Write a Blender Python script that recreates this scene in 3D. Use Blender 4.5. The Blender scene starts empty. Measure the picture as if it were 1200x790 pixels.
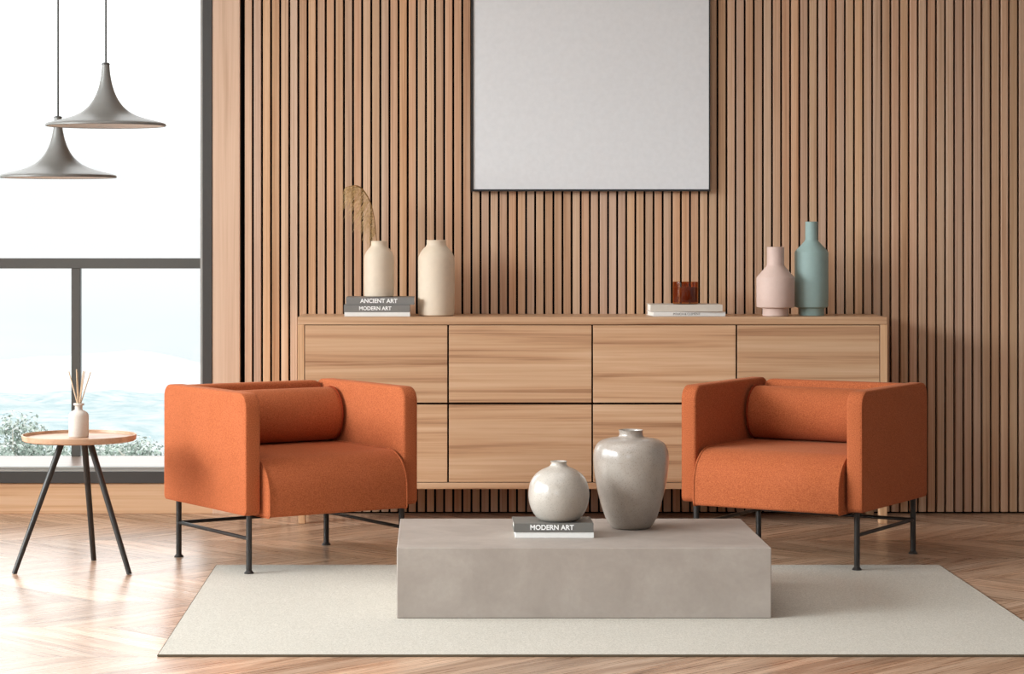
import bpy, bmesh, math, random
from mathutils import Vector, Matrix, noise

random.seed(7)
sc = bpy.context.scene
COL = sc.collection
F = 2800.0            # focal length in pixels (1200 px wide frame)
VX, VY, CH = 509.0, 269.0, 1.30
PI = math.pi

def X_(px, Y): return (px - VX) * Y / F
def Z_(py, Y): return CH - (py - VY) * Y / F

# ---------------------------------------------------------------- helpers
def lin(c):
    def f(v):
        v /= 255.0
        return v / 12.92 if v <= 0.04045 else ((v + 0.055) / 1.055) ** 2.4
    return (f(c[0]), f(c[1]), f(c[2]), 1.0)

def obj(name, bm, mat, parent=None, smooth=None):
    me = bpy.data.meshes.new(name)
    if isinstance(bm, bmesh.types.BMesh):
        bm.normal_update()
        bm.to_mesh(me); bm.free()
    else:
        me = bm
    me.name = name
    if mat and len(me.materials) == 0: me.materials.append(mat)
    o = bpy.data.objects.new(name, me)
    COL.objects.link(o)
    if parent: o.parent = parent
    if smooth is not None and len(me.polygons):
        me.polygons.foreach_set('use_smooth', [True] * len(me.polygons))
        try: me.set_sharp_from_angle(angle=math.radians(smooth))
        except Exception: pass
    return o

def empty(name, loc=(0, 0, 0), rz=0.0):
    o = bpy.data.objects.new(name, None)
    o.empty_display_size = 0.05
    o.location = loc; o.rotation_euler = (0, 0, rz)
    COL.objects.link(o)
    return o

def tag(o, label=None, cat=None, group=None, kind=None):
    if label: o['label'] = label
    if cat: o['category'] = cat
    if group: o['group'] = group
    if kind: o['kind'] = kind
    return o

def struct(name, bm, mat, parent=None, smooth=None):
    o = obj(name, bm, mat, parent, smooth)
    if parent is None: o['kind'] = 'structure'
    return o

def box(bm, x0, x1, y0, y1, z0, z1, bev=0.0, seg=2, mi=0):
    vs = [bm.verts.new((x, y, z)) for x in (x0, x1) for y in (y0, y1) for z in (z0, z1)]
    fs = []
    for q in ((0, 1, 3, 2), (4, 6, 7, 5), (0, 4, 5, 1), (2, 3, 7, 6), (0, 2, 6, 4), (1, 5, 7, 3)):
        f = bm.faces.new([vs[i] for i in q]); f.material_index = mi; fs.append(f)
    if bev > 0:
        es = list({e for f in fs for e in f.edges})
        bmesh.ops.bevel(bm, geom=es, offset=bev, segments=seg, profile=0.5, affect='EDGES')
    return fs

def boxbm(*a, **k):
    bm = bmesh.new(); box(bm, *a, **k); return bm

def tube(bm, p0, p1, r0, r1=None, n=16, cap=True):
    r1 = r0 if r1 is None else r1
    p0, p1 = Vector(p0), Vector(p1)
    d = (p1 - p0).normalized()
    a = d.orthogonal().normalized(); b = d.cross(a)
    A = [bm.verts.new(p0 + r0 * (math.cos(t) * a + math.sin(t) * b)) for t in [2 * PI * i / n for i in range(n)]]
    B = [bm.verts.new(p1 + r1 * (math.cos(t) * a + math.sin(t) * b)) for t in [2 * PI * i / n for i in range(n)]]
    for i in range(n):
        bm.faces.new((A[i], A[(i + 1) % n], B[(i + 1) % n], B[i]))
    if cap:
        bm.faces.new(A[::-1]); bm.faces.new(B)

def path_tube(bm, pts, radii, n=8, closed=False):
    pts = [Vector(p) for p in pts]
    m = len(pts); rings = []
    prev = None
    for i, p in enumerate(pts):
        if closed: d = (pts[(i + 1) % m] - pts[i - 1]).normalized()
        else: d = (pts[min(i + 1, m - 1)] - pts[max(i - 1, 0)]).normalized()
        a = d.orthogonal().normalized() if prev is None else (prev - prev.dot(d) * d).normalized()
        prev = a; b = d.cross(a)
        r = radii if isinstance(radii, (int, float)) else radii[i]
        rings.append([bm.verts.new(p + r * (math.cos(2 * PI * k / n) * a + math.sin(2 * PI * k / n) * b)) for k in range(n)])
    for i in range(m if closed else m - 1):
        R, S = rings[i], rings[(i + 1) % m]
        for k in range(n):
            bm.faces.new((R[k], R[(k + 1) % n], S[(k + 1) % n], S[k]))
    if not closed:
        bm.faces.new(rings[0][::-1]); bm.faces.new(rings[-1])

def lathe(bm, prof, n=64, cx=0.0, cy=0.0):
    """prof: (r, z) pairs; r=0 closes."""
    rings = []
    for r, z in prof:
        if r <= 1e-6: rings.append([bm.verts.new((cx, cy, z))])
        else: rings.append([bm.verts.new((cx + r * math.cos(2 * PI * k / n), cy + r * math.sin(2 * PI * k / n), z)) for k in range(n)])
    for R, S in zip(rings, rings[1:]):
        for k in range(n):
            k2 = (k + 1) % n
            if len(R) == 1 and len(S) == 1: continue
            if len(R) == 1: bm.faces.new((R[0], S[k2], S[k]))
            elif len(S) == 1: bm.faces.new((R[k], R[k2], S[0]))
            else: bm.faces.new((R[k], R[k2], S[k2], S[k]))
    bmesh.ops.recalc_face_normals(bm, faces=bm.faces[:])

def smooth_prof(ctrl, sub=8):
    """Catmull-Rom through (r, z) control points."""
    out = []
    P = [ctrl[0]] + list(ctrl) + [ctrl[-1]]
    for i in range(1, len(P) - 2):
        p0, p1, p2, p3 = P[i - 1], P[i], P[i + 1], P[i + 2]
        for s in range(sub):
            t = s / sub
            out.append(tuple(0.5 * ((2 * p1[k]) + (-p0[k] + p2[k]) * t + (2 * p0[k] - 5 * p1[k] + 4 * p2[k] - p3[k]) * t * t + (-p0[k] + 3 * p1[k] - 3 * p2[k] + p3[k]) * t ** 3) for k in (0, 1)))
    out.append(tuple(ctrl[-1]))
    return out

def rrect(y0, y1, z0, z1, r, n=8):
    """rounded rectangle in a plane; r = radii (y0z0, y1z0, y1z1, y0z1)"""
    pts = []
    for (cy, cz, rr, a0) in ((y0, z0, r[0], PI), (y1, z0, r[1], 1.5 * PI), (y1, z1, r[2], 0), (y0, z1, r[3], 0.5 * PI)):
        sy = 1 if cy == y0 else -1; sz = 1 if cz == z0 else -1
        for k in range(n + 1):
            a = a0 + 0.5 * PI * k / n
            pts.append((cy + sy * rr + rr * math.cos(a), cz + sz * rr + rr * math.sin(a)))
    return pts

def inset_poly(pts, d):
    m = len(pts); out = []
    for i in range(m):
        a, b, c = Vector(pts[i - 1]), Vector(pts[i]), Vector(pts[(i + 1) % m])
        e1 = (b - a); e2 = (c - b)
        n1 = Vector((-e1.y, e1.x)).normalized() if e1.length > 1e-7 else None
        n2 = Vector((-e2.y, e2.x)).normalized() if e2.length > 1e-7 else None
        n1 = n1 or n2; n2 = n2 or n1
        nn = (n1 + n2)
        nn = nn.normalized() if nn.length > 1e-6 else n1
        q = b + nn * d / max(0.4, nn.dot(n1))
        out.append((q.x, q.y))
    return out

def pillow_extrude(bm, pts, x0, x1, bev=0.012, seg=4, crown=0.0):
    """Extrude a CCW outline in (y,z) along x with rounded side edges."""
    rs = []
    for k in range(seg + 1):
        a = 0.5 * PI * k / seg
        xx = x0 + bev * (1 - math.cos(a)); d = bev * (1 - math.sin(a))
        q = inset_poly(pts, d) if d > 1e-6 else pts
        rs.append([bm.verts.new((xx, y, z)) for y, z in q])
    for k in range(seg, -1, -1):
        a = 0.5 * PI * k / seg
        xx = x1 - bev * (1 - math.cos(a)); d = bev * (1 - math.sin(a))
        q = inset_poly(pts, d) if d > 1e-6 else pts
        rs.append([bm.verts.new((xx, y, z)) for y, z in q])
    m = len(pts)
    for R, S in zip(rs, rs[1:]):
        for i in range(m):
            j = (i + 1) % m
            bm.faces.new((R[i], R[j], S[j], S[i]))
    bm.faces.new(rs[0][::-1]); bm.faces.new(rs[-1])
    bmesh.ops.recalc_face_normals(bm, faces=bm.faces[:])

def dup(root, loc, rz, label, group=None):
    r = root.copy(); COL.objects.link(r)
    r.location = loc; r.rotation_euler = (0, 0, rz); r['label'] = label
    if group: r['group'] = group
    for ch in list(root.children):
        c = ch.copy(); COL.objects.link(c); c.parent = r
        for g in list(ch.children):
            d = g.copy(); COL.objects.link(d); d.parent = c
    return r

def text_mesh(s, size, extrude=0.0004, offset=0.0):
    cu = bpy.data.curves.new('lettering', 'FONT')
    cu.body = s; cu.size = size; cu.extrude = extrude; cu.offset = offset
    cu.align_x = 'CENTER'; cu.align_y = 'CENTER'
    t = bpy.data.objects.new('lettering', cu); COL.objects.link(t)
    bpy.context.view_layer.update()
    dg = bpy.context.evaluated_depsgraph_get()
    me = bpy.data.meshes.new_from_object(t.evaluated_get(dg))
    bpy.data.objects.remove(t)
    return me

# ---------------------------------------------------------------- materials
class NT:
    def __init__(s, name):
        s.m = bpy.data.materials.new(name); s.m.use_nodes = True
        s.t = s.m.node_tree; s.n = s.t.nodes; s.l = s.t.links
        s.b = s.n['Principled BSDF']; s.out = s.n['Material Output']
    def add(s, typ, **k):
        n = s.n.new(typ)
        for a, v in k.items(): setattr(n, a, v)
        return n
    def put(s, sock, v):
        if isinstance(v, bpy.types.NodeSocket): s.l.new(v, sock)
        else: sock.default_value = v
    def math(s, op, a, b=None, c=None):
        n = s.add('ShaderNodeMath', operation=op)
        s.put(n.inputs[0], a)
        if b is not None: s.put(n.inputs[1], b)
        if c is not None: s.put(n.inputs[2], c)
        return n.outputs[0]
    def noise(s, vec, scale, detail=4, rough=0.55, dist=0.0):
        n = s.add('ShaderNodeTexNoise')
        s.put(n.inputs['Vector'], vec)
        n.inputs['Scale'].default_value = scale; n.inputs['Detail'].default_value = detail
        n.inputs['Roughness'].default_value = rough; n.inputs['Distortion'].default_value = dist
        return n.outputs['Fac']
    def ramp(s, fac, stops):
        n = s.add('ShaderNodeValToRGB'); cr = n.color_ramp
        while len(cr.elements) < len(stops): cr.elements.new(0.5)
        for e, (p, c) in zip(cr.elements, stops): e.position = p; e.color = lin(c)
        s.put(n.inputs[0], fac); return n.outputs[0]
    def mix(s, fac, a, b, mode='MIX'):
        n = s.add('ShaderNodeMix', data_type='RGBA', blend_type=mode)
        s.put(n.inputs[0], fac); s.put(n.inputs[6], a); s.put(n.inputs[7], b)
        return n.outputs[2]
    def maprange(s, v, a, b, c, d):
        n = s.add('ShaderNodeMapRange')
        s.put(n.inputs[0], v)
        for i, q in enumerate((a, b, c, d)): n.inputs[i + 1].default_value = q
        return n.outputs[0]
    def combine(s, x, y, z):
        n = s.add('ShaderNodeCombineXYZ')
        for i, v in enumerate((x, y, z)): s.put(n.inputs[i], v)
        return n.outputs[0]
    def sep(s, v):
        n = s.add('ShaderNodeSeparateXYZ'); s.put(n.inputs[0], v); return n.outputs
    def obj(s): return s.add('ShaderNodeTexCoord').outputs['Object']
    def rnd(s): return s.add('ShaderNodeObjectInfo').outputs['Random']
    def bump(s, h, strength, dist=0.01):
        n = s.add('ShaderNodeBump'); n.inputs['Strength'].default_value = strength
        n.inputs['Distance'].default_value = dist
        s.put(n.inputs['Height'], h); s.l.new(n.outputs[0], s.b.inputs['Normal'])
    def set(s, **k):
        for a, v in k.items(): s.put(s.b.inputs[a.replace('_', ' ')], v)
        return s.m

def plain(name, c, rough=0.5, metal=0.0, spec=0.5):
    t = NT(name)
    nz = t.noise(t.obj(), 40, 3)
    col = t.mix(t.maprange(nz, 0.3, 0.7, 0.0, 1.0), lin([v * 0.99 for v in c]), lin([min(255, v * 1.01) for v in c]))
    return t.set(Base_Color=col, Roughness=rough, Metallic=metal, Specular_IOR_Level=spec)

def wood(name, dark, mid, light, axis='x', fine=1.0, rough=0.45, use_attr=False, streak=1.0, spec=0.4, contrast=1.0):
    """Grain runs along axis; object coordinates in metres."""
    t = NT(name)
    x, y, z = t.sep(t.obj())[0:3]
    if use_attr:
        a = t.add('ShaderNodeAttribute', attribute_name='rnd').outputs['Fac']
    else:
        a = t.rnd()
    off = t.math('MULTIPLY', a, 57.3)
    along = {'x': x, 'y': y, 'z': z}[axis]
    o1, o2 = {'x': (y, z), 'y': (x, z), 'z': (x, y)}[axis]
    vec1 = t.combine(t.math('ADD', t.math('MULTIPLY', along, 0.55), off), t.math('ADD', t.math('MULTIPLY', o1, 14.0 * fine), off), t.math('MULTIPLY', o2, 14.0 * fine))
    n1 = t.noise(vec1, 1.0, 5, 0.55, 0.7 * streak)
    vec2 = t.combine(t.math('ADD', t.math('MULTIPLY', along, 2.0), off), t.math('MULTIPLY', o1, 120 * fine), t.math('MULTIPLY', o2, 120 * fine))
    n2 = t.noise(vec2, 1.0, 4, 0.6)
    wf = 0.48 if use_attr else 0.25
    f = t.math('ADD', t.math('MULTIPLY', n1, 1 - wf), t.math('MULTIPLY', n2, wf))
    h = 0.17 / contrast
    col = t.ramp(f, [(0.5 - h, dark), (0.5 - h * 0.25, mid), (0.5 + h, light)])
    if use_attr:
        bri = t.maprange(a, 0.0, 1.0, 0.84, 1.10)
        hsv = t.add('ShaderNodeHueSaturation')
        t.put(hsv.inputs['Value'], bri)
        fr = t.math('FRACT', t.math('MULTIPLY', a, 7.13))
        t.put(hsv.inputs['Hue'], t.maprange(fr, 0, 1, 0.495, 0.505))
        t.put(hsv.inputs['Saturation'], t.maprange(t.math('FRACT', t.math('MULTIPLY', a, 13.7)), 0, 1, 0.85, 1.08))
        t.put(hsv.inputs['Color'], col); col = hsv.outputs[0]
    else:
        hsv = t.add('ShaderNodeHueSaturation')
        t.put(hsv.inputs['Value'], t.maprange(a, 0, 1, 0.94, 1.05)); t.put(hsv.inputs['Color'], col); col = hsv.outputs[0]
    t.bump(n2, 0.06, 0.002)
    return t.set(Base_Color=col, Roughness=rough, Specular_IOR_Level=spec)

M = {}
M['slat'] = wood('slat wood', (170, 126, 96), (202, 161, 128), (224, 190, 160), 'z', fine=3.2, rough=0.5, use_attr=True, streak=0.4)
M['groove'] = plain('dark groove backing', (13, 9, 7), 0.9, spec=0.1)
M['cab'] = wood('sideboard wood', (158, 114, 82), (200, 157, 120), (220, 184, 149), 'x', fine=1.7, rough=0.42, streak=1.6)
M['cab_v'] = wood('sideboard wood upright', (180, 134, 98), (206, 162, 122), (222, 184, 146), 'z', fine=2.0, rough=0.45)
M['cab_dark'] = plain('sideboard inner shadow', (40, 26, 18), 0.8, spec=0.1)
M['board'] = wood('end board wood', (188, 154, 128), (204, 171, 146), (217, 187, 163), 'z', fine=1.5, rough=0.45, streak=0.5)
M['base'] = wood('baseboard wood', (186, 138, 98), (214, 172, 134), (228, 192, 158), 'x', fine=2.4, rough=0.45, streak=0.5)
M['sill'] = wood('sill wood', (164, 140, 127), (180, 156, 143), (192, 170, 157), 'x', fine=1.2, rough=0.3, streak=0.4, spec=0.25)
M['frame'] = plain('window frame grey', (92, 90, 86), 0.45, 0.0)
M['frame_dark'] = plain('window frame dark', (66, 64, 62), 0.45)
M['frame_lip'] = plain('window frame lip', (160, 158, 153), 0.4)
M['steel'] = plain('dark steel', (52, 49, 47), 0.42, 0.3)
M['white'] = plain('white plaster', (236, 232, 226), 0.8, spec=0.2)
M['taupe'] = plain('grey plaster', (142, 142, 144), 0.85, spec=0.2)
M['pgrey'] = plain('pendant grey enamel', (116, 114, 110), 0.42, 0.1, 0.4)
M['pwhite'] = plain('pendant white inside', (250, 244, 238), 0.6)
M['black'] = plain('picture frame black', (32, 31, 31), 0.5)
M['table_wood'] = wood('side table wood', (166, 126, 98), (192, 155, 127), (208, 175, 148), 'x', fine=1.6, rough=0.4)
M['reed'] = wood('reed wood', (176, 142, 110), (206, 178, 146), (226, 202, 174), 'z', fine=3.0, rough=0.7)
M['book_grey'] = plain('grey book cloth', (128, 126, 122), 0.6)
M['book_grey_dark'] = plain('dark grey book cloth', (112, 110, 105), 0.55)
M['book_linen'] = plain('pale grey linen', (206, 198, 186), 0.85)
M['book_white'] = plain('white book cover', (238, 237, 233), 0.5)
M['page'] = plain('paper pages', (244, 240, 232), 0.8, spec=0.1)
M['ink_white'] = plain('white print', (250, 250, 248), 0.6)
M['ink_dark'] = plain('grey print', (120, 116, 112), 0.6)
M['beige'] = plain('beige matt ceramic', (224, 208, 186), 0.62)
M['pink'] = plain('pale pink matt ceramic', (214, 188, 176), 0.62)
M['blue'] = plain('dusty teal matt ceramic', (148, 173, 169), 0.6)
M['wax'] = plain('candle wax', (150, 94, 54), 0.6)
M['wick'] = plain('wick', (40, 30, 24), 0.9)

def fabric():
    t = NT('orange wool fabric')
    o = t.obj()
    n1 = t.noise(o, 260, 3, 0.75)
    n2 = t.noise(o, 9, 3, 0.5)
    col = t.mix(t.maprange(n1, 0.35, 0.65, 0, 1), lin((150, 76, 42)), lin((194, 109, 68)))
    col = t.mix(t.maprange(n2, 0.3, 0.7, 0.0, 0.10), col, lin((204, 116, 84)))
    t.bump(n1, 0.35, 0.002)
    t.b.inputs['Sheen Weight'].default_value = 0.12
    t.b.inputs['Sheen Roughness'].default_value = 0.5
    t.put(t.b.inputs['Sheen Tint'], lin((255, 190, 150)))
    return t.set(Base_Color=col, Roughness=0.92, Specular_IOR_Level=0.15)
M['fabric'] = fabric()
M['fabric_dark'] = plain('dark orange welt', (138, 54, 28), 0.9, spec=0.1)
M['under'] = plain('black underside cloth', (30, 26, 24), 0.95, spec=0.1)

def concrete():
    t = NT('grey concrete')
    o = t.obj()
    n1 = t.noise(o, 4.5, 7, 0.62, 0.4); n2 = t.noise(o, 60, 4, 0.6)
    col = t.ramp(n1, [(0.28, (158, 147, 138)), (0.5, (170, 159, 150)), (0.72, (181, 171, 162))])
    col = t.mix(t.maprange(n2, 0.3, 0.7, 0, 0.25), col, lin((152, 142, 134)))
    t.bump(n2, 0.12, 0.002)
    return t.set(Base_Color=col, Roughness=0.62, Specular_IOR_Level=0.35)
M['concrete'] = concrete()

def rugmat():
    t = NT('woven pale rug')
    o = t.obj()
    n1 = t.noise(o, 230, 4, 0.7); n2 = t.noise(o, 3, 3)
    col = t.ramp(n1, [(0.3, (172, 166, 155)), (0.5, (206, 201, 190)), (0.7, (232, 228, 218))])
    col = t.mix(t.maprange(n2, 0.35, 0.65, 0, 0.18), col, lin((192, 188, 176)))
    t.bump(n1, 0.5, 0.004)
    return t.set(Base_Color=col, Roughness=0.95, Specular_IOR_Level=0.1)
M['rug'] = rugmat()
M['rug_edge'] = plain('rug binding', (96, 86, 70), 0.95, spec=0.1)

def glaze(name, base, dark, speck):
    t = NT(name)
    o = t.obj()
    n1 = t.noise(o, 7, 4, 0.6); n2 = t.noise(o, 260, 2, 0.6)
    col = t.mix(t.maprange(n1, 0.35, 0.65, 0, 1), lin(base), lin(dark))
    col = t.mix(t.maprange(n2, 0.56, 0.70, 0, 0.55), col, lin(speck))
    t.b.inputs['Coat Weight'].default_value = 0.6
    t.b.inputs['Coat Roughness'].default_value = 0.06
    return t.set(Base_Color=col, Roughness=0.3, Specular_IOR_Level=0.5)
M['glaze'] = glaze('speckled cream glaze', (190, 183, 173), (174, 166, 156), (132, 120, 108))
M['glaze_dark'] = glaze('speckled grey glaze', (180, 171, 161), (158, 148, 138), (116, 104, 92))
M['stoneware'] = glaze('pale stoneware', (214, 206, 196), (202, 192, 182), (180, 166, 152))
M['stoneware'].node_tree.nodes['Principled BSDF'].inputs['Coat Weight'].default_value = 0.0
M['stoneware'].node_tree.nodes['Principled BSDF'].inputs['Roughness'].default_value = 0.7

def amber():
    t = NT('amber glass')
    nz = t.noise(t.obj(), 12, 2)
    col = t.mix(t.maprange(nz, 0.3, 0.7, 0, 1), lin((228, 194, 158)), lin((220, 180, 142)))
    tr = t.add('ShaderNodeBsdfTransparent'); t.put(tr.inputs[0], col)
    gl = t.add('ShaderNodeBsdfGlossy'); gl.inputs['Roughness'].default_value = 0.04
    lw = t.add('ShaderNodeFresnel'); lw.inputs['IOR'].default_value = 1.5
    mx = t.add('ShaderNodeMixShader')
    mx.inputs[0].default_value = 0.06; t.n.remove(lw); t.l.new(tr.outputs[0], mx.inputs[1]); t.l.new(gl.outputs[0], mx.inputs[2])
    t.l.new(mx.outputs[0], t.out.inputs[0]); t.n.remove(t.b)
    return t.m
M['amber'] = amber()

def glass():
    t = NT('window glass')
    nz = t.noise(t.obj(), 0.6, 2)
    tr = t.add('ShaderNodeBsdfTransparent'); tr.inputs[0].default_value = (0.97, 0.985, 0.985, 1)
    gl = t.add('ShaderNodeBsdfGlossy'); t.put(gl.inputs['Roughness'], t.maprange(nz, 0, 1, 0.0, 0.02))
    fr = t.add('ShaderNodeFresnel'); fr.inputs['IOR'].default_value = 1.35
    mx = t.add('ShaderNodeMixShader')
    t.l.new(fr.outputs[0], mx.inputs[0]); t.l.new(tr.outputs[0], mx.inputs[1]); t.l.new(gl.outputs[0], mx.inputs[2])
    t.l.new(mx.outputs[0], t.out.inputs[0]); t.n.remove(t.b)
    return t.m
M['glass'] = glass()

def floor_mat():
    t = NT('chevron oak floor')
    x, y, z = t.sep(t.obj())[0:3]
    W, P, Y0, U0 = 0.545, 0.220, 7.265, -0.963
    v = t.math('DIVIDE', t.math('SUBTRACT', y, Y0), W)
    k = t.math('FLOOR', v)
    pp = t.math('PINGPONG', v, 1.0)
    u = t.math('ADD', x, t.math('MULTIPLY', pp, W))
    q = t.math('DIVIDE', t.math('SUBTRACT', u, U0), P)
    n = t.math('FLOOR', q)
    wn = t.add('ShaderNodeTexWhiteNoise', noise_dimensions='2D')
    t.put(wn.inputs['Vector'], t.combine(n, k, 0.0))
    rid = wn.outputs['Value']
    sid = t.math('MULTIPLY', rid, 91.7)
    gv = t.combine(t.math('ADD', t.math('MULTIPLY', u, 9.0), sid), t.math('ADD', t.math('MULTIPLY', y, 1.6), sid), sid)
    g1 = t.noise(gv, 1.0, 5, 0.6, 1.1)
    gv2 = t.combine(t.math('ADD', t.math('MULTIPLY', u, 90.0), sid), t.math('MULTIPLY', y, 4.0), sid)
    g2 = t.noise(gv2, 1.0, 4, 0.6, 0.3)
    f = t.math('ADD', t.math('MULTIPLY', g1, 0.72), t.math('MULTIPLY', g2, 0.28))
    col = t.ramp(f, [(0.28, (108, 78, 58)), (0.40, (164, 128, 102)), (0.52, (197, 163, 136)), (0.70, (222, 194, 170))])
    hsv = t.add('ShaderNodeHueSaturation')
    t.put(hsv.inputs['Value'], t.maprange(rid, 0, 1, 0.70, 1.14)); t.put(hsv.inputs['Color'], col)
    col = hsv.outputs[0]
    # joints
    fq = t.math('FRACT', q)
    eq = t.math('MULTIPLY', t.math('MINIMUM', fq, t.math('SUBTRACT', 1.0, fq)), P)
    fv = t.math('FRACT', v)
    ev = t.math('MULTIPLY', t.math('MINIMUM', fv, t.math('SUBTRACT', 1.0, fv)), W)
    e = t.math('MINIMUM', eq, ev)
    j = t.maprange(e, 0.0, 0.004, 0.6, 0.0)
    col = t.mix(j, col, lin((92, 64, 46)))
    t.bump(g2, 0.05, 0.002)
    return t.set(Base_Color=col, Roughness=t.maprange(g2, 0.3, 0.7, 0.24, 0.34), Specular_IOR_Level=0.5)
M['floor'] = floor_mat()

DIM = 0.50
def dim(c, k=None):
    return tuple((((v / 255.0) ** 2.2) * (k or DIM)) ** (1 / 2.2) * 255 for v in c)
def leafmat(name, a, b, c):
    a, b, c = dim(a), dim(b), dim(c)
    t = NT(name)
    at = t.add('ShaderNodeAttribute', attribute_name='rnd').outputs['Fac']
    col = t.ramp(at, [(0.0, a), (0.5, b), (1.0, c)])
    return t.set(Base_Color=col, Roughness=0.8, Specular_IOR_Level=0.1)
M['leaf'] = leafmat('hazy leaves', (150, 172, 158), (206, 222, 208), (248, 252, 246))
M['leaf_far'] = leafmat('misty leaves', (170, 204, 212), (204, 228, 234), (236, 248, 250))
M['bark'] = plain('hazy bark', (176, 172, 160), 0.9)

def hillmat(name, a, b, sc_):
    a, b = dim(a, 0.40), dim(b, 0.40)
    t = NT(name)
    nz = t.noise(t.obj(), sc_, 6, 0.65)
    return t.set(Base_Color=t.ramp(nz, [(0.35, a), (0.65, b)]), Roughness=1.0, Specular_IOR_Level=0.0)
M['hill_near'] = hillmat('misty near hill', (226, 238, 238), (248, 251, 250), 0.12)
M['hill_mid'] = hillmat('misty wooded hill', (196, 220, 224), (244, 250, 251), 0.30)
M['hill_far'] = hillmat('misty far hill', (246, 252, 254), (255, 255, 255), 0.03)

# ---------------------------------------------------------------- setting
WY = 10.93                       # front face of the slat wall
GY = 11.48                       # glazing plane of the deep window
RL, RR, RF, RB, RH = -4.2, 3.6, -1.6, WY, 3.3
OX0, OX1 = -4.0, X_(237.8, WY)   # window opening in the back wall
JX = X_(249.0, WY)
OZ0 = Z_(566, WY)                # bottom of window frame

struct('floor', boxbm(RL, RR, RF, WY + 0.08, -0.12, 0.0), M['floor'])
struct('ceiling', boxbm(RL - .15, RR + .15, RF - .15, GY + 0.15, RH, RH + 0.15), M['white'])
struct('wall_right', boxbm(RR, RR + 0.15, RF, WY + .3, 0, RH), M['taupe'])
struct('wall_front', boxbm(RL, RR, RF - 0.15, RF, 0, RH), M['taupe'])

# back wall: dark backing with individual slat profiles in one mesh
bm = bmesh.new()
lay = bm.verts.layers.float.new('rnd')
EX0 = X_(287.5, WY)
GX0 = X_(281.5, WY)
def setr(fs, r):
    for f in fs:
        for v_ in f.verts: v_[lay] = r
pitch = 10.677 * WY / F
x = X_(296.35, WY) - pitch * 0  # first groove centre
gap = 0.0095
box(bm, GX0 - 0.02, RR, WY + 0.030, WY + 0.30, 0, RH, mi=1)
i = 0
gx = x - pitch
while gx < RR + pitch:
    a, b = gx + gap / 2, min(gx + pitch - gap / 2, RR)
    if b > a + 0.004:
        nv = len(bm.verts)
        box(bm, a, b, WY, WY + 0.034, 0.008, RH, bev=0.0016, seg=1)
        bm.verts.ensure_lookup_table()
        r = random.random()
        for q in range(nv, len(bm.verts)): bm.verts[q][lay] = r
    gx += pitch; i += 1
w = struct('wall_back', bm, M['slat'])
w.data.materials.append(M['groove'])

# end board between window and slats
struct('trim_1', boxbm(JX, X_(281.4, WY), WY - 0.012, WY + 0.30, 0, RH, bev=0.002, seg=1), M['board'])
# wall under the window with wooden baseboard face
struct('baseboard_back', boxbm(RL, JX, WY - 0.004, WY + 0.05, 0, OZ0, bev=0.002, seg=1), M['base'])
bm = bmesh.new()
box(bm, RL - .1, JX, WY + 0.05, GY + 0.10, -0.10, OZ0)
box(bm, OX1 + 0.02, JX + 0.3, WY + 0.31, GY + 0.10, 0, RH)
struct('wall_window', bm, M['white'])

# deep window: outer frame at the wall plane, glazing half a metre further out
win = empty('window_1', ((OX0 + OX1) / 2, WY, OZ0)); win['kind'] = 'structure'
def wpart(name, bm, mat, smooth=None):
    o = obj(name, bm, mat, win, smooth)
    o.matrix_parent_inverse = Matrix.Translation(win.location).inverted()
    return o
LX = X_(234.8, WY)
z1, z2 = Z_(552.8, WY), Z_(547.2, WY)
bm = bmesh.new()
box(bm, OX1, JX - 0.0005, WY - 0.016, WY + 0.06, OZ0, RH - .001, bev=0.002, seg=1)
box(bm, RL, OX1, WY - 0.016, WY + 0.06, OZ0, z1, bev=0.002, seg=1)
wpart('frame', bm, M['frame_dark'])
bm = bmesh.new()
box(bm, LX, OX1, WY - 0.008, WY + 0.05, z1, RH - .001, bev=0.0015, seg=1)
box(bm, RL, LX, WY - 0.008, WY + 0.05, z1, z1 + 0.011, bev=0.0015, seg=1)
box(bm, RL, LX, WY - 0.004, WY + 0.05, z1 + 0.012, z2, bev=0.0015, seg=1)
wpart('frame_lip', bm, M['frame_lip'])
zs = z2 - 0.002
wpart('sill', boxbm(RL, LX + 0.05, WY + 0.05, GY + 0.01, OZ0 + .002, zs), M['sill'])
mx0, mx1 = X_(84.5, GY), X_(94.8, GY)
rz0, rz1 = Z_(314.6, GY), Z_(302.6, GY)
bm = bmesh.new()
box(bm, RL, LX + 0.06, GY - 0.03, GY + 0.03, rz0, rz1, bev=0.003, seg=2)
wpart('transom', bm, M['frame'])
wpart('mullion', boxbm(mx0, mx1, GY - 0.028, GY + 0.028, zs, rz0, bev=0.003, seg=2), M['frame'])
wpart('mullion', boxbm(mx0 - 2.0, mx1 - 2.0, GY - 0.028, GY + 0.028, zs, rz0, bev=0.003, seg=2), M['frame'])
wpart('jamb', boxbm(LX + 0.012, LX + 0.07, WY + 0.06, GY + 0.05, zs, RH - .001), M['frame'])
for (a, b, c, d) in ((mx1, LX + 0.05, zs, rz0), (mx1 - 2.0, mx0, zs, rz0), (RL, mx0 - 2.0, zs, rz0), (RL, LX + 0.05, rz1, RH - .002)):
    wpart('glass_pane', boxbm(a, b, GY - 0.004, GY + 0.004, c, d), M['glass'])

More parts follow.
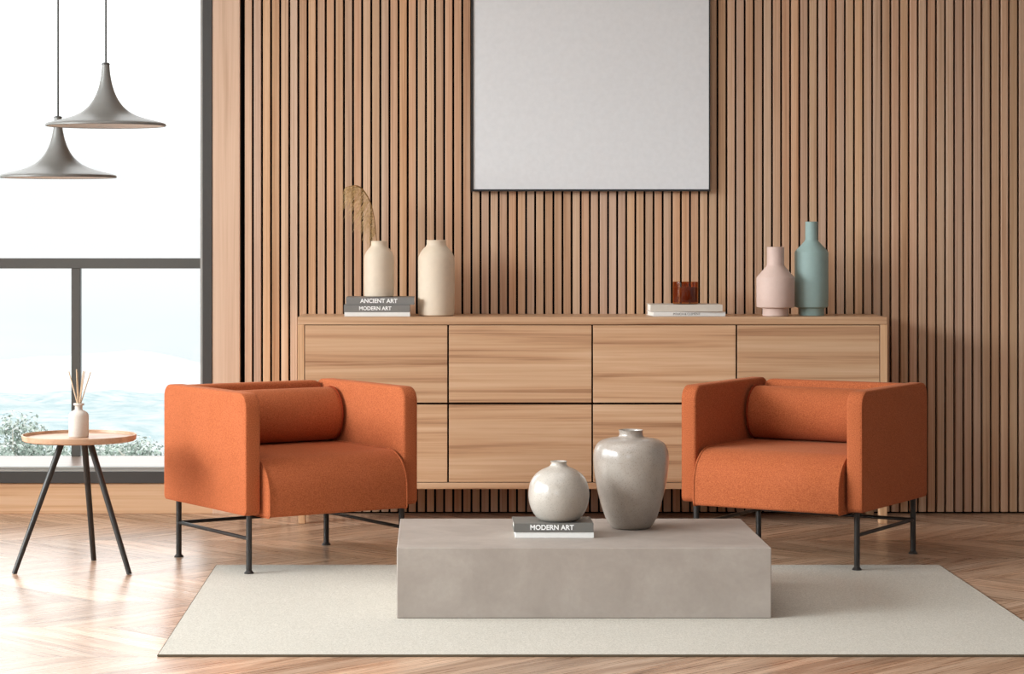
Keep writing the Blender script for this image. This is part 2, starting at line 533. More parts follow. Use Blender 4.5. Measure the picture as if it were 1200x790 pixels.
# left wall with its own tall window (light source side)
bm = bmesh.new()
LY0, LY1, LZ0, LZ1 = 1.0, 9.9, 0.2, 3.15
box(bm, RL - .15, RL, RF, LY0, 0, RH); box(bm, RL - .15, RL, LY1, GY + .1, 0, RH)
box(bm, RL - .15, RL, LY0, LY1, 0, LZ0); box(bm, RL - .15, RL, LY0, LY1, LZ1, RH)
struct('wall_left', bm, M['white'])
w2 = empty('window_2', (RL, (LY0 + LY1) / 2, LZ0)); w2['kind'] = 'structure'
bm = bmesh.new()
for yy in (LY0, LY0 + 2.95, LY0 + 5.9, LY1 - .05):
    box(bm, RL - .12, RL - .06, yy, yy + .05, LZ0, LZ1)
box(bm, RL - .12, RL - .06, LY0, LY1, LZ0, LZ0 + .05); box(bm, RL - .12, RL - .06, LY0, LY1, LZ1 - .05, LZ1)
o = obj('frame', bm, M['frame'], w2); o.matrix_parent_inverse = Matrix.Translation(w2.location).inverted()
o = obj('glass_pane', boxbm(RL - .095, RL - .088, LY0, LY1, LZ0, LZ1), M['glass'], w2); o.matrix_parent_inverse = Matrix.Translation(w2.location).inverted()

# ---------------------------------------------------------------- rug
bm = boxbm(-1.395, 1.395, -0.975, 0.975, 0.0, 0.006, bev=0.002, seg=2)
rug = empty('rug', (0.5535, 8.242, 0.0005))
obj('pile', bm, M['rug'], rug)
bm = bmesh.new()
pts = [(-1.394, -.974, .003), (1.394, -.974, .003), (1.394, .974, .003), (-1.394, .974, .003)]
path_tube(bm, [pts[0], pts[1]], 0.0042, 6); path_tube(bm, [pts[1], pts[2]], 0.0032, 6)
path_tube(bm, [pts[2], pts[3]], 0.0032, 6); path_tube(bm, [pts[3], pts[0]], 0.0032, 6)
obj('binding', bm, M['rug_edge'], rug, 60)
tag(rug, 'pale grey woven rectangular rug with thin dark edge binding on wooden floor', 'rug')
RZ = 0.0065

# ---------------------------------------------------------------- coffee table
TY0, TY1 = 7.945, 8.747
TT = Z_(642, TY0)
ct = tag(obj('coffee_table', boxbm(X_(465, TY0), X_(904, TY0), TY0, TY1, RZ + .0006, TT, bev=0.003, seg=2), M['concrete']),
         'low grey concrete block coffee table standing on the pale rug', 'coffee table')

# ---------------------------------------------------------------- books
def make_book(name, x0, x1, yf, depth, z0, z1, cover, label, group, text=None, tsize=0.02, tx=0.0, tmat=None, rz=0.0, board=0.0025, toff=0.0, soft=False):
    cx = (x0 + x1) / 2
    r = empty(name, (cx, yf, z0), rz)
    w = (x1 - x0) / 2; h = z1 - z0
    bm = bmesh.new()
    box(bm, -w, w, 0, depth, 0, board, bev=0.0006, seg=1)
    box(bm, -w, w, 0, depth, h - board, h, bev=0.0006, seg=1)
    box(bm, -w, w, 0, 0.004, board * .5, h - board * .5, bev=0.0008, seg=2)   # spine faces the room
    obj('cover', bm, cover, r)
    obj('pages', boxbm(-w + .004, w - .004, 0.003, depth - .005, board, h - board), M['page'], r)
    if text:
        o = obj('title', text_mesh(text, tsize, 0.0003, toff), tmat, r)
        o.location = (tx, -0.0006, h / 2); o.rotation_euler = (PI / 2, 0, 0)
    tag(r, label, 'book', group)
    return r

SF = 10.55                                    # sideboard front plane
ST = Z_(371.5, SF)                            # sideboard top height
Yb = 10.60
make_book('book', X_(403.5, Yb), X_(480.5, Yb), Yb, 0.20, ST + .0005, ST + .0195, M['book_white'],
          'blank white book at the bottom of the stack on the left of the sideboard', 'books stacked on the left of the sideboard')
zb = ST + .020
make_book('book', X_(403, Yb), X_(480.5, Yb), Yb - .002, 0.20, zb, zb + .0315, M['book_grey'],
          'grey book titled MODERN ART in the middle of the stack on the sideboard', 'books stacked on the left of the sideboard',
          'MODERN ART', 0.0225, -0.008, M['ink_white'], toff=0.0007)
zb2 = zb + .032
make_book('book', X_(405.5, Yb), X_(485.5, Yb), Yb + .004, 0.19, zb2, zb2 + .033, M['book_grey'],
          'grey book titled ANCIENT ART on top of the stack under the small beige vase', 'books stacked on the left of the sideboard',
          'ANCIENT ART', 0.0255, -0.006, M['ink_white'], toff=0.0008)
LB = zb2 + .0335
make_book('book', X_(765.5, Yb), X_(851, Yb), Yb + .012, 0.20, ST + .0005, ST + .0205, M['book_white'],
          'white book with small grey spine lettering under the pale linen book', 'books stacked under the candle',
          'POUCH & CLEMENT', 0.0135, -0.012, M['ink_dark'], rz=math.radians(3.5))
zb = ST + .0212
make_book('book', X_(762.5, Yb), X_(847, Yb), Yb + .006, 0.20, zb, zb + .031, M['book_linen'],
          'pale grey linen book lying on the white book under the amber candle', 'books stacked under the candle')
RBK = zb + .0315
Yc = 8.19
make_book('book', X_(604, Yc), X_(696, Yc), Yc, 0.19, TT + .0005, TT + .0205, M['book_white'],
          'white book with blank spine lying directly on the concrete coffee table', 'books stacked on the coffee table')
zb = TT + .0212
make_book('book', X_(602, Yc), X_(695.5, Yc), Yc - .003, 0.19, zb, zb + .0305, M['book_grey_dark'],
          'grey book titled MODERN ART on the coffee table under the round vase', 'books stacked on the coffee table',
          'MODERN ART', 0.0235, -0.006, M['ink_white'], toff=0.0007)
CBK = zb + .031

# ---------------------------------------------------------------- sideboard
sb = empty('sideboard', ((X_(349, SF) + X_(1040, SF)) / 2, SF, 0))
tag(sb, 'long oak sideboard with eight flat drawer fronts against the slatted wall', 'sideboard')
SX = sb.location.x
def sl(px): return X_(px, SF) - SX
D = WY - SF - 0.004
zb_ = Z_(573.3, SF)
bm = bmesh.new()
t1 = Z_(380.6, SF); t0 = Z_(565.8, SF)
box(bm, sl(349), sl(1040), 0, D, t1, ST, bev=0.002, seg=1)
box(bm, sl(349), sl(1040), 0, D, zb_, t0, bev=0.002, seg=1)
obj('carcass', bm, M['cab'], sb)
for a, b in ((349, 356.6), (1031.6, 1040)):
    obj('side_panel', boxbm(sl(a), sl(b), 0.0005, D, t0, t1, bev=0.001, seg=1), M['cab_v'], sb)
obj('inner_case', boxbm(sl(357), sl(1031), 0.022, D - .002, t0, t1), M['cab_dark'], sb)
cols = [(357.5, 524.2), (526.2, 693.2), (695.2, 862.2), (864.2, 1030.7)]
rows = [(381.4, 471.9), (474.4, 565.0)]
for (ya, yb) in rows:
    for (xa, xb) in cols:
        xa_, xb_, za, zc = sl(xa), sl(xb), Z_(yb, SF), Z_(ya, SF)
        o = obj('drawer', boxbm(-(xb_ - xa_) / 2, (xb_ - xa_) / 2, -0.001, 0.02, -(zc - za) / 2, (zc - za) / 2, bev=0.0012, seg=1), M['cab'], sb)
        o.location = ((xa_ + xb_) / 2, 0.001, (za + zc) / 2)
for a, b in ((349.5, 357.5), (1031, 1040)):
    for y0 in (0.003, D - 0.05):
        obj('leg', boxbm(sl(a), sl(b), y0, y0 + .045, 0, zb_, bev=0.002, seg=1), M['cab_v'], sb)

# ---------------------------------------------------------------- vases (lathe)
def vase(name, px, Y, prof_px, base_z, mat, label, cat='vase', py_base=None, inner=0.004, group=None, smooth=40, sub=0):
    if Y is None: Y = (CH - base_z) * F / (prof_px[0][1] - VY)
    py_base = prof_px[0][1]
    """prof_px: (radius px, pixel row) from base up to the lip."""
    s = Y / F
    prof = [(r * s, base_z + (py_base - yy) * s) for r, yy in prof_px]
    if sub: prof = [(r, max(z, base_z)) for r, z in smooth_prof(prof, sub)]
    z0 = base_z
    prof = [(r, z - z0) for r, z in prof]
    rl, zl = prof[-1]
    inn = [(max(r - inner, 0.002), z) for r, z in prof if z > 0.02][::-1]
    full = [(0, 0)] + prof + [(rl - inner * .5, zl + .001)] + inn + [(0, inn[-1][1])]
    bm = bmesh.new(); lathe(bm, full, 72)
    o = obj(name, bm, mat, None, smooth)
    o.location = (X_(px, Y), Y, base_z)
    tag(o, label, cat, group)
    return o

Yv = 10.72
vase('vase', 444.2, 10.70, [(15.5, 349.4), (17.2, 348.6), (17.5, 346), (17.6, 330), (17.6, 306), (17.0, 301), (15.2, 297), (12.6, 293.6), (10.2, 291.2), (9.4, 289), (9.4, 285.2), (9.6, 284.3)],
     LB, M['beige'], 'small beige bottle vase holding dried grass on top of grey books', py_base=349.4)
vase('vase', 511.3, 10.70, [(18.8, 371), (20.8, 370), (21.3, 367), (21.5, 340), (21.5, 307), (20.8, 302), (18.6, 297), (15.6, 293), (12.6, 290), (11.3, 287.6), (11.3, 283.6), (11.5, 282.6)],
     ST + .0004, M['beige'], 'taller empty beige vase standing directly on the sideboard beside the books', py_base=371)
vase('vase', 908.8, 10.66, [(14.6, 371.6), (15.2, 371.2), (15.2, 363.4), (15.8, 362.4), (21.6, 361.2), (22.2, 360), (22.3, 345), (22.3, 327.5), (21.6, 325.6), (11.0, 313.6), (10.1, 311.6), (10.0, 292), (10.1, 290.8)],
     ST + .0004, M['pink'], 'short pale pink bottle vase with cylindrical neck on the sideboard', py_base=371.6)
vase('vase', 951.0, 10.72, [(14.0, 371.0), (14.6, 370.6), (14.6, 363.4), (15.2, 362.2), (19.0, 361.0), (19.5, 359.8), (19.6, 340), (19.6, 297.6), (18.9, 295.6), (8.2, 284.0), (7.4, 281.6), (7.3, 262.4), (7.4, 261.2)],
     ST + .0004, M['blue'], 'tall dusty teal bottle vase with narrow neck on the sideboard', py_base=371.0)
# speckled ceramics on the coffee table
vase('vase', 654.8, None, [(19, 609.8), (21.5, 609.2), (26.5, 605.5), (32, 597), (35.2, 586), (35.7, 577), (33.6, 566), (29, 557.6), (22, 551.6), (14.5, 548.0), (10.6, 546.0), (9.2, 543.6), (9.3, 541.6), (9.9, 540.6)],
     CBK, M['glaze'], 'round glossy cream speckled vase with tiny mouth on the coffee table book', py_base=611.0, sub=4)
vase('vase', 739.4, None, [(19, 618.7), (22.5, 617.6), (27.5, 611.3), (33.0, 598), (38.8, 577), (42.6, 556), (44.0, 541), (43.6, 530), (40.6, 521.5), (34.5, 516.2), (25, 513.4), (16.5, 512.2), (14.3, 510.6), (13.7, 507.4), (14.1, 504.8), (14.6, 504.0)],
     TT + .0004, M['glaze_dark'], 'large glossy grey speckled urn vase standing directly on the coffee table', py_base=618.6, sub=4)

# candle in amber glass
Yk = 10.70; s = Yk / F
cd = empty('candle', (X_(803.2, Yk), Yk, RBK))
tag(cd, 'candle in a brown amber glass tumbler on the linen book', 'candle')
R = 14.8 * s; H = 26.0 * s
bm = bmesh.new(); lathe(bm, [(0, 0), (R * .96, 0), (R, .004), (R, H), (R - .003, H), (R - .003, .008), (0, .008)], 48)
obj('glass_tumbler', bm, M['amber'], cd, 40)
bm = bmesh.new(); lathe(bm, [(0, .0085), (R - .0034, .0085), (R - .0034, H * .76), (0, H * .76)], 48)
obj('wax', bm, M['wax'], cd, 40)
bm = bmesh.new(); tube(bm, (0, 0, H * .75), (0.001, 0, H * .9), .0012, n=8)
obj('wick', bm, M['wick'], cd)

# dried pampas grass in the small vase
Yp = 10.70
def P3(px, py, dy=0.0): return Vector((X_(px, Yp), Yp + dy, Z_(py, Yp)))
pg = empty('pampas_grass', P3(444, 349)); pgl = pg.location.copy()
pg.location.z = LB + .008
pgl = pg.location.copy()
ctrl = [(444.5, 343), (443.5, 300), (441.5, 283), (440, 268), (438.2, 254), (435.5, 242), (431, 231), (425, 222.5), (418.5, 218), (411.5, 218.3), (405.5, 219.5)]
path = smooth_prof(ctrl, 8)
bm = bmesh.new()
pp = [P3(a, b, 0.0) - pgl for a, b in path]
path_tube(bm, pp, [0.0016 + 0.0016 * max(0, math.sin((i / len(pp) - .42) / .58 * PI)) - .0011 * max(0, i / len(pp) - .8) / .2 for i in range(len(pp))], 6)
def grassmat(name, a, b):
    t = NT(name); nz = t.noise(t.obj(), 90, 3)
    return t.set(Base_Color=t.ramp(nz, [(0.35, a), (0.65, b)]), Roughness=0.9, Specular_IOR_Level=0.1)
M['stem'] = grassmat('dry stem', (112, 80, 44), (158, 120, 72))
M['plume'] = grassmat('dry plume', (182, 146, 92), (230, 204, 156))
obj('stem', bm, M['stem'], pg, 60)
bm = bmesh.new()
rg = random.Random(11)
N = len(path)
for k in range(250):
    u = rg.uniform(0.27, 0.99)
    i = min(N - 1, int(u * N)); p = pp[i]
    tn = (pp[min(i + 1, N - 1)] - pp[max(i - 1, 0)]).normalized()
    fall = math.sin(min(1, (u - .22) / .25) * PI / 2)
    L = rg.uniform(0.04, 0.135) * fall * (1.0 if u < .8 else max(.25, (1.02 - u) / .22))
    dirv = (Vector((-0.42, 0, -0.80)) + tn * 0.10 + Vector((rg.uniform(-.25, .2), rg.uniform(-.5, .5), rg.uniform(-.2, .3)))).normalized()
    q = [p + dirv * L * s_ + Vector((0, 0, -0.25 * L * s_ * s_)) for s_ in (0, .33, .66, 1)]
    path_tube(bm, q, [.0006, .0007, .0006, .0003], 3)
obj('plume', bm, M['plume'], pg)
tag(pg, 'arching sprig of dried pampas grass drooping left from the small beige vase', 'dried grass')

# ---------------------------------------------------------------- picture
PY = WY - 0.035
pc = empty('wall_picture', (X_(692.5, PY), PY, Z_(224.2, PY)))
tag(pc, 'large blank white canvas in a thin black frame on the slatted wall', 'picture')
x0, x1 = X_(552.4, PY) - pc.location.x, X_(832.4, PY) - pc.location.x
zt = 2.62 - pc.location.z
fw = 0.009
bm = bmesh.new()
box(bm, x0, x0 + fw, 0, .033, 0, zt); box(bm, x1 - fw + .003, x1, 0, .033, 0, zt)
box(bm, x0 + fw, x1 - fw + .003, 0, .033, 0, fw); box(bm, x0 + fw, x1 - fw + .003, 0, .033, zt - fw, zt)
obj('frame', bm, M['black'], pc)
obj('canvas', boxbm(x0 + fw, x1 - fw + .003, .004, .03, fw, zt - fw), plain('white canvas', (228, 230, 232), 0.85, spec=0.15), pc)

# ---------------------------------------------------------------- armchairs
CW, CD, CT, CB = 0.756, 0.70, 0.687, 0.228
AT = 0.064
def make_chair(label, group):
    r = empty('armchair')
    tag(r, label, 'armchair', group)
    hw, hd = CW / 2, CD / 2
    arm = rrect(-hd, hd, CB, CT, (.022, .022, .05, .055), 8)
    for sx in (-1, 1):
        bm = bmesh.new()
        a, b = (-hw, -hw + AT) if sx < 0 else (hw - AT, hw)
        pillow_extrude(bm, arm, a, b, .011, 4)
        am = obj('arm', bm, M['fabric'], r, 50)
        bm = bmesh.new()
        xo = a + .004 if sx < 0 else b - .004
        path_tube(bm, [(xo, y, z) for y, z in inset_poly(arm, .0035)], .0022, 6, closed=True)
        obj('piping', bm, M['fabric'], am, 60)
    # backrest panel between the arms
    bm = bmesh.new()
    iw = hw - AT - .003
    prof = rrect(-iw, iw, CB + .01, CT - .006, (.01, .01, .035, .035), 8)   # outline in (x,z)
    pillow_extrude(bm, prof, hd - .068, hd - .004, .016, 4)
    # pillow_extrude worked in (x=depth, y, z): swap axes
    for v in bm.verts: v.co = Vector((v.co.y, v.co.x, v.co.z))
    bmesh.ops.recalc_face_normals(bm, faces=bm.faces[:])
    obj('backrest', bm, M['fabric'], r, 50)
    # seat block with a deep rounded front top edge
    sp = rrect(-hd - .045, hd - .07, CB - .006, 0.440, (.012, .01, .01, .135), 14)
    sp2 = []
    for y, z in sp:
        if z > .40: z += .010 * math.cos((y + .02) / .62 * PI) * (1 if y > -.25 else .3)
        sp2.append((y, z))
    bm = bmesh.new()
    pillow_extrude(bm, sp2, -iw + .005, iw - .005, .008, 4)
    st = obj('seat', bm, M['fabric'], r, 50)
    fr = [p for p in inset_poly(sp2, -.0008)]
    for sx in (-1, 1):
        bm = bmesh.new()
        path_tube(bm, [(sx * (iw - .0105), y, z) for y, z in fr], .0034, 6, closed=True)
        obj('piping', bm, M['fabric'], st, 60)
    obj('underside', boxbm(-hw + .075, hw - .075, -hd + .03, hd - .08, CB - .012, CB + .02), M['under'], r)
    # bolster lying against the backrest
    bm = bmesh.new()
    n, L = 48, iw - .004
    by, bz, ry, rz = hd - .068 - .094, 0.552, .094, .108
    rings = []
    for xx, k in [(-L, .80), (-L + .004, .92), (-L + .012, .985), (-L + .03, 1), (L - .03, 1), (L - .012, .985), (L - .004, .92), (L, .80)]:
        rings.append([bm.verts.new((xx, by + ry * k * math.cos(2 * PI * i / n), bz + rz * k * math.sin(2 * PI * i / n))) for i in range(n)])
    for A, B in zip(rings, rings[1:]):
        for i in range(n): bm.faces.new((A[i], A[(i + 1) % n], B[(i + 1) % n], B[i]))
    bm.faces.new(rings[0][::-1]); bm.faces.new(rings[-1])
    bmesh.ops.recalc_face_normals(bm, faces=bm.faces[:])
    bo = obj('bolster', bm, M['fabric'], r, 50)
    for sx in (-1, 1):
        bm = bmesh.new()
        path_tube(bm, [(sx * (L - .010), by + ry * math.cos(2 * PI * i / n), bz + rz * math.sin(2 * PI * i / n)) for i in range(n)], .0035, 6, closed=True)
        obj('piping', bm, M['fabric_dark'], bo, 60)
    # tubular steel base
    lx, ly = .3365, .297
    def legz(sx, sy): return RZ if (sx < 0 and sy < 0) else 0.0005
    for sx in (-1, 1):
        for sy in (-1, 1):
            bm = bmesh.new(); tube(bm, (sx * lx, sy * ly, legz(sx, sy) + .004), (sx * lx, sy * ly, CB + .005), .0112, n=18)
            lg = obj('leg', bm, M['steel'], r, 40)
            bm = bmesh.new()
            lathe(bm, [(0, 0), (.0185, 0), (.0185, .003), (.0125, .010), (.0112, .012), (0, .012)], 20, sx * lx, sy * ly)
            for v in bm.verts: v.co.z += legz(sx, sy)
            obj('foot_pad', bm, M['steel'], lg, 40)
    zr = .137
    for p, q in (((-lx, -ly, zr), (-lx, ly, zr)), ((lx, -ly, zr), (lx, ly, zr)), ((-lx, ly, zr), (lx, ly, zr))):
        bm = bmesh.new(); tube(bm, p, q, .0072, n=12)
        obj('stretcher', bm, M['steel'], r, 40)
    return r
G = 'orange armchairs facing the coffee table'
ch = make_chair('orange upholstered armchair beside the round side table, left of the coffee table', G)
ch.location = (-0.571, 9.413, 0); ch.rotation_euler = (0, 0, math.radians(32.3))
ch2 = dup(ch, (1.4766, 9.506, 0), math.radians(-31.9), 'orange upholstered armchair on the right in front of the sideboard end', G)

for c in ch2.children:                     # on this side the other front leg stands on the rug
    if c.name.startswith('leg'):
        xs = [v.co.x for v in c.data.vertices]; ys = [v.co.y for v in c.data.vertices]
        if max(ys) < 0: c.location.z += (RZ - 0.0005) * (1 if min(xs) > 0 else -1)

# ---------------------------------------------------------------- side table
tc = (-1.357, 9.13)
sd = empty('side_table', (tc[0], tc[1], 0))
tag(sd, 'small round wooden side table with raised rim and three dark slanted legs', 'side table')
s = 9.13 / F
zt = Z_(511.5, 9.13)
R = 67 * s
bm = bmesh.new()
lathe(bm, [(0, zt - .016), (R - .010, zt - .016), (R - .003, zt - .012), (R, zt + .006), (R - .001, zt + .008), (R - .005, zt + .008), (R - .007, zt - .003), (0, zt - .003)], 96)
obj('tabletop', bm, M['table_wood'], sd, 35)
for (fx, fy), (ux, uy) in (((-1.585, 9.017), (-1.417, 9.10)), ((-1.337, 9.38), (-1.347, 9.19)), ((-1.149, 9.0), (-1.313, 9.10))):
    p0 = Vector((fx - tc[0], fy - tc[1], 0.0)); p1 = Vector((ux - tc[0], uy - tc[1], zt - .014))
    bm = bmesh.new(); tube(bm, p0, p1, .0105, .0125, n=18)
    for v in bm.verts:
        if v.co.z < .03: v.co.z = max(v.co.z, 0.001); 
    obj('leg', bm, M['steel'], sd, 40)

# reed diffuser on it
df = empty('reed_diffuser', (X_(92.3, 9.13), 9.13, zt - .0028))
tag(df, 'pale stoneware diffuser bottle with wooden reeds on the side table', 'reed diffuser')
pr = [(10.6, 512), (11.4, 511.3), (11.7, 510), (11.7, 487), (11.1, 484.6), (9.6, 482.6), (6.2, 480.6), (4.6, 480.0), (4.4, 479), (4.4, 475.2), (6.2, 474.6), (6.3, 472.6), (5.8, 472.2)]
pr = [(r * s, (512 - y) * s) for r, y in pr]
bm = bmesh.new()
lathe(bm, [(0, 0)] + pr + [(3.4 * s, pr[-1][1]), (3.4 * s, 20 * s), (0, 20 * s)], 48)
obj('bottle', bm, M['stoneware'], df, 40)
for (tx, ty, bx, dy) in ((80.2, 435.5, 95.5, .01), (90.6, 432.6, 91.5, -.02), (96.0, 435.5, 91.0, .03), (99.6, 435.0, 90.5, -.01), (105.6, 436.4, 89.0, .012), (88.8, 436.5, 94.2, .03)):
    bm = bmesh.new()
    pt = Vector((X_(tx, 9.13) - df.location.x, dy, Z_(ty, 9.13) - df.location.z))
    pb = Vector((X_(bx, 9.13) - df.location.x, -dy * .25, 21 * s))
    # pass through the neck centre
    tube(bm, pb, pt, .0021, n=8)
    obj('reed', bm, M['reed'], df, 40)

# ---------------------------------------------------------------- pendant lamps
def make_pendant(label, group):
    s = 9.6 / F
    r = empty('pendant_lamp'); tag(r, label, 'pendant lamp', group)
    pr = [(4.4, 76), (4.8, 83), (6.0, 92), (8.2, 102), (11.8, 112), (17.0, 121), (24.5, 129), (34, 135), (46, 139.2), (58, 142.2), (66, 144.2), (69.6, 145.6)]
    pr = smooth_prof(pr, 5)
    pr = [(a * s, (148 - b) * s) for a, b in pr]
    top = pr[0]
    full = [(0, top[1] + .002), (top[0] * .9, top[1] + .002)] + pr + [(70.3 * s, .004), (70.3 * s, -.0005), (69.2 * s, -.002), (68.2 * s, -.0005)]
    bm = bmesh.new(); lathe(bm, full, 96)
    obj('lamp_shade', bm, M['pgrey'], r, 50)
    bm = bmesh.new()
    lathe(bm, [(68.4 * s, -.0004), (60 * s, .006), (44 * s, .012), (24 * s, .022), (0, .030)], 96)
    obj('diffuser', bm, M['pwhite'], r, 60)
    bm = bmesh.new(); tube(bm, (0, 0, top[1]), (0, 0, 2.1), .0042, n=10)
    cb = obj('cord', bm, M['frame_dark'], r, 60)
    bm = bmesh.new(); lathe(bm, [(0, top[1] + .007), (.011, top[1] + .007), (.0165, top[1] + .003), (.0165, top[1] - .001), (0, top[1] - .001)], 24)
    obj('cord_collar', bm, M['frame_dark'], r, 40)
    return r
GP = 'grey pendant lamps by the window'
pl = make_pendant('higher grey trumpet-shaped pendant lamp nearer the slatted wall', GP)
pl.location = (X_(124, 9.6), 9.6, Z_(147.5, 9.6))
Y2 = 9.88
pl2 = dup(pl, (X_(68, Y2), Y2, Z_(208, Y2)), 0, 'lower grey trumpet-shaped pendant lamp at the left edge, behind the other', GP)
for p, Zc in ((pl, RH), (pl2, RH)):
    L = Zc - p.location.z
    for c in p.children:
        if c.name.startswith('cord') and 'collar' not in c.name:
            if p is pl2: c.data = c.data.copy()
            for v in c.data.vertices:
                if v.co.z > 1.0: v.co.z = L
    s_ = 0.05
    bm = bmesh.new(); lathe(bm, [(0, L - .03), (s_ * .8, L - .03), (s_, L - .024), (s_, L), (0, L)], 32)
    obj('ceiling_rose', bm, M['pgrey'], p, 40)

# ---------------------------------------------------------------- outside
def ridge(name, Y0, Y1, x0, x1, ztop, zbot, amp, fr, mat, seed, nx=160, ny=14):
    bm = bmesh.new(); rows = []
    for j in range(ny):
        t = j / (ny - 1)
        row = []
        for i in range(nx):
            xx = x0 + (x1 - x0) * i / (nx - 1); yy = Y0 + (Y1 - Y0) * t
            e = math.sin(min(1, t * 1.25) * PI / 2)
            n = noise.fractal(Vector((xx * fr + seed, yy * fr, seed)), 1.0, 2.0, 5)
            row.append(bm.verts.new((xx, yy, zbot + (ztop - zbot) * e + amp * n * e)))
        rows.append(row)
    for A, B in zip(rows, rows[1:]):
        for i in range(nx - 1): bm.faces.new((A[i], A[i + 1], B[i + 1], B[i]))
    o = struct(name, bm, mat, None, 180)
    return o
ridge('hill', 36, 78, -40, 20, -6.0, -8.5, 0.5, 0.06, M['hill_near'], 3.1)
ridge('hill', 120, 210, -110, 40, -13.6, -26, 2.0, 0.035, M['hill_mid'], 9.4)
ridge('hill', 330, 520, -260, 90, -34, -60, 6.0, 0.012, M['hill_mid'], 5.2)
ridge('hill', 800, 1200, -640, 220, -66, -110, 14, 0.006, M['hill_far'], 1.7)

def make_tree(w, h, seed, nleaf=1500, mat='leaf'):
    """crown of leaf cards on a branching trunk; origin at the foot"""
    rg = random.Random(seed)
    r = empty('tree')
    bm = bmesh.new()
    tube(bm, (0, 0, 0), (0.05 * w, 0, h * .55), .05 * w, .028 * w, 8)
    for k in range(6):
        a = rg.uniform(0, 2 * PI)
        tube(bm, (0.03 * w, 0, h * (.32 + .04 * k)), (math.cos(a) * w * .28, math.sin(a) * w * .28, h * (.55 + .05 * k)), .016 * w, .006 * w, 6)
    obj('trunk', bm, M['bark'], r, 60)
    blobs = []
    for k in range(16):
        a = rg.uniform(0, 2 * PI); q = rg.uniform(0, .36) * w
        zz = rg.uniform(.38, .86) * h
        sh = 1.0 - abs(zz / h - .55) * .9
        blobs.append((Vector((math.cos(a) * q * sh, math.sin(a) * q * sh, zz)), rg.uniform(.13, .2) * w))
    blobs.append((Vector((0, 0, .82 * h)), .17 * w))
    bm = bmesh.new(); lay = bm.verts.layers.float.new('rnd')
    for k in range(nleaf):
        c, rad = rg.choice(blobs)
        d = Vector((rg.gauss(0, 1), rg.gauss(0, 1), rg.gauss(0, 1))).normalized()
        p = c + d * rad * (rg.random() ** .35) * Vector((1, 1, .85)).length / 1.65
        nrm = (d + Vector((rg.uniform(-.7, .7), rg.uniform(-.7, .7), rg.uniform(-.3, .9)))).normalized()
        a = nrm.orthogonal().normalized(); b = nrm.cross(a)
        sz = rg.uniform(.018, .034) * w
        t = rg.uniform(0, PI); a, b = a * math.cos(t) + b * math.sin(t), b * math.cos(t) - a * math.sin(t)
        vs = [bm.verts.new(p + a * sz * i + b * sz * j) for i, j in ((-1, 0), (0, -.55), (1, 0), (0, .55))]
        f = bm.faces.new(vs)
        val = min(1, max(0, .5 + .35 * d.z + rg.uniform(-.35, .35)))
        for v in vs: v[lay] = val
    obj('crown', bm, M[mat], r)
    return r
protos = [make_tree(2.4, 3.4, 21), make_tree(2.8, 3.0, 5)]
spots = [  # px, py of crown top, Y, scale, proto, label
    (12, 479, 40, 0.62, 0, 'tallest hazy green tree outside at the left edge of the window'),
    (45, 503, 46, .70, 1, 'hazy green tree outside just left of the side table top'),
    (-28, 492, 52, 1.0, 1, 'hazy green tree outside beyond the left picture edge'),
    (68, 514, 43, .6, 0, 'hazy green bush-like tree outside behind the left side table leg'),
    (110, 512, 49, .8, 1, 'hazy green tree outside seen below the side table top'),
    (140, 508, 52, .85, 0, 'hazy green tree outside behind the right side of the table top'),
    (166, 512, 41, .5, 1, 'hazy green tree outside between the side table and the left armchair'),
]
for k, (px, py, Y, scl, pi_, lb) in enumerate(spots):
    base = protos[pi_]
    hgt = (3.4, 3.0)[pi_]
    first = not base.get('used')
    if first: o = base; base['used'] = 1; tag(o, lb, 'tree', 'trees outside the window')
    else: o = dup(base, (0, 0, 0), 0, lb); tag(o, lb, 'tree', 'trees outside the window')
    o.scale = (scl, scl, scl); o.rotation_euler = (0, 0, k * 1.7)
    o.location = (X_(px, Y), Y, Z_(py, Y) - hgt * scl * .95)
for b in protos:
    for o in bpy.data.objects:
        if 'used' in o.keys(): del o['used']

# ---------------------------------------------------------------- light
wd = bpy.data.worlds.new('sky'); sc.world = wd; wd.use_nodes = True
nt = wd.node_tree; nn = nt.nodes; ln = nt.links
bg = nn['Background']
tcn = nn.new('ShaderNodeTexCoord'); sp = nn.new('ShaderNodeSeparateXYZ'); ln.new(tcn.outputs['Generated'], sp.inputs[0])
mr = nn.new('ShaderNodeMapRange'); ln.new(sp.outputs['Z'], mr.inputs[0])
mr.inputs[1].default_value = -0.08; mr.inputs[2].default_value = -0.02
cr = nn.new('ShaderNodeValToRGB'); ln.new(mr.outputs[0], cr.inputs[0])
cr.color_ramp.elements[0].color = lin((228, 243, 250)); cr.color_ramp.elements[1].color = (1, 1, 1, 1)
e = cr.color_ramp.elements.new(0.5); e.color = lin((242, 250, 254))
ns = nn.new('ShaderNodeTexNoise'); ns.inputs['Scale'].default_value = 9; ns.inputs['Detail'].default_value = 5
mpn = nn.new('ShaderNodeMapping'); mpn.inputs['Scale'].default_value = (1, 1, 4); ln.new(tcn.outputs['Generated'], mpn.inputs[0]); ln.new(mpn.outputs[0], ns.inputs['Vector'])
mxn = nn.new('ShaderNodeMix'); mxn.data_type = 'RGBA'; mxn.inputs[7].default_value = (1, 1, 1, 1)
cm = nn.new('ShaderNodeMapRange'); ln.new(ns.outputs['Fac'], cm.inputs[0]); cm.inputs[1].default_value = .45; cm.inputs[2].default_value = .7; cm.inputs[4].default_value = .8
ln.new(cm.outputs[0], mxn.inputs[0]); ln.new(cr.outputs[0], mxn.inputs[6])
ln.new(mxn.outputs[2], bg.inputs['Color'])
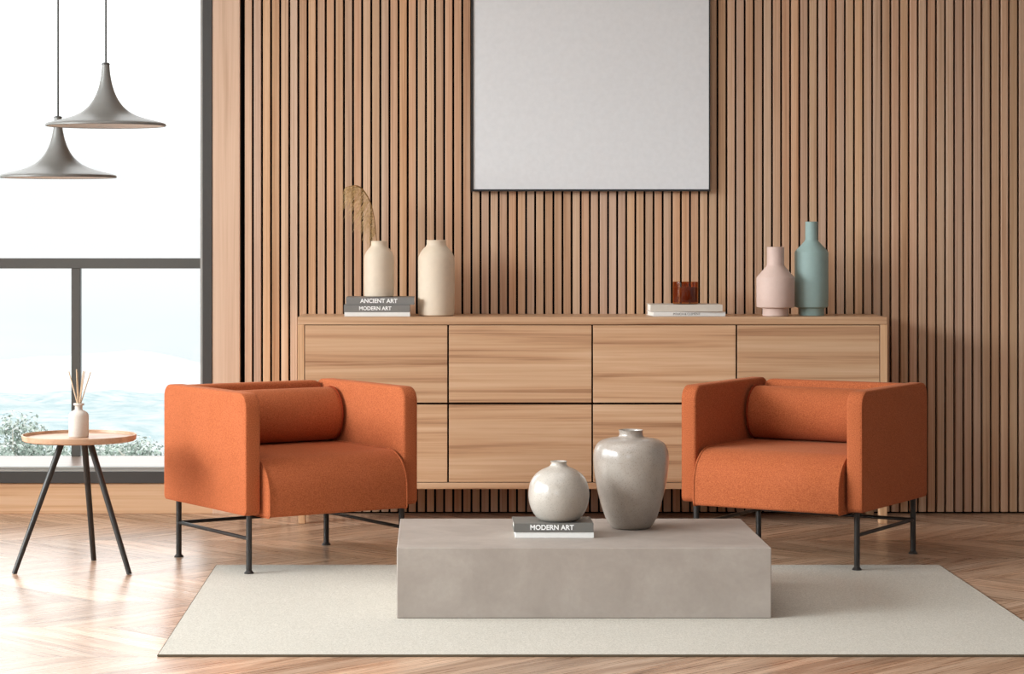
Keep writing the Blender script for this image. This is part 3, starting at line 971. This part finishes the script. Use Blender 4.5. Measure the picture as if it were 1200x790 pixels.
st_ = nn.new('ShaderNodeMapRange'); ln.new(sp.outputs['Z'], st_.inputs[0])
for i_, v_ in enumerate((0.03, 0.16, 1.05, 3.1)): st_.inputs[i_ + 1].default_value = v_
ln.new(st_.outputs[0], bg.inputs['Strength'])

def area(name, loc, target, sx, sy, power, col=(1, 1, 1)):
    l = bpy.data.lights.new(name, 'AREA'); l.shape = 'RECTANGLE'; l.size = sx; l.size_y = sy
    l.energy = power; l.color = col
    o = bpy.data.objects.new(name, l); COL.objects.link(o)
    o.location = loc
    d = Vector(target) - Vector(loc)
    o.rotation_euler = d.to_track_quat('-Z', 'Y').to_euler()
    return o
area('key_window_light', (-9.9, 3.1, 4.2), (0.8, 8.5, 0.55), 6.4, 3.0, 1750, (.93, .97, 1.0))
area('side_window_fill', (RL + 0.05, 8.8, 1.8), (-0.6, 8.9, 0.2), 2.4, 2.2, 85, (.93, .975, 1.0))  # extra fill inside the left window, added to brighten the floor at left
area('overhead_fill', (-0.6, 7.0, RH - .03), (-0.6, 7.0, 0), 3.6, 4.0, 45, (.94, .97, 1.0))  # added overhead fill for upward-facing surfaces, not a ceiling fixture
area('front_fill', (-1.5, -1.2, 2.2), (0.4, 9.5, 0.8), 2.4, 1.6, 40, (.94, .97, 1.0))  # weak unseen fill behind the camera, added for balance; no window there

# ---------------------------------------------------------------- camera
cam = bpy.data.cameras.new('camera'); co = bpy.data.objects.new('camera', cam); COL.objects.link(co)
co.location = (0, 0, CH); co.rotation_euler = (PI / 2, 0, 0)
cam.sensor_width = 36; cam.sensor_fit = 'HORIZONTAL'
cam.lens = F / 1200 * 36
cam.shift_x = (600 - VX) / 1200; cam.shift_y = -(395 - VY) / 1200
cam.clip_end = 5000; cam.clip_start = 0.05
sc.camera = co
sc.view_settings.view_transform = 'Standard'
sc.view_settings.look = 'None'
sc.view_settings.exposure = 0.08
try:
    sc.cycles.use_denoising = True
    sc.cycles.max_bounces = 8; sc.cycles.diffuse_bounces = 4; sc.cycles.transparent_max_bounces = 12
    sc.cycles.sample_clamp_indirect = 8; sc.cycles.caustics_reflective = False; sc.cycles.caustics_refractive = False
except Exception: pass
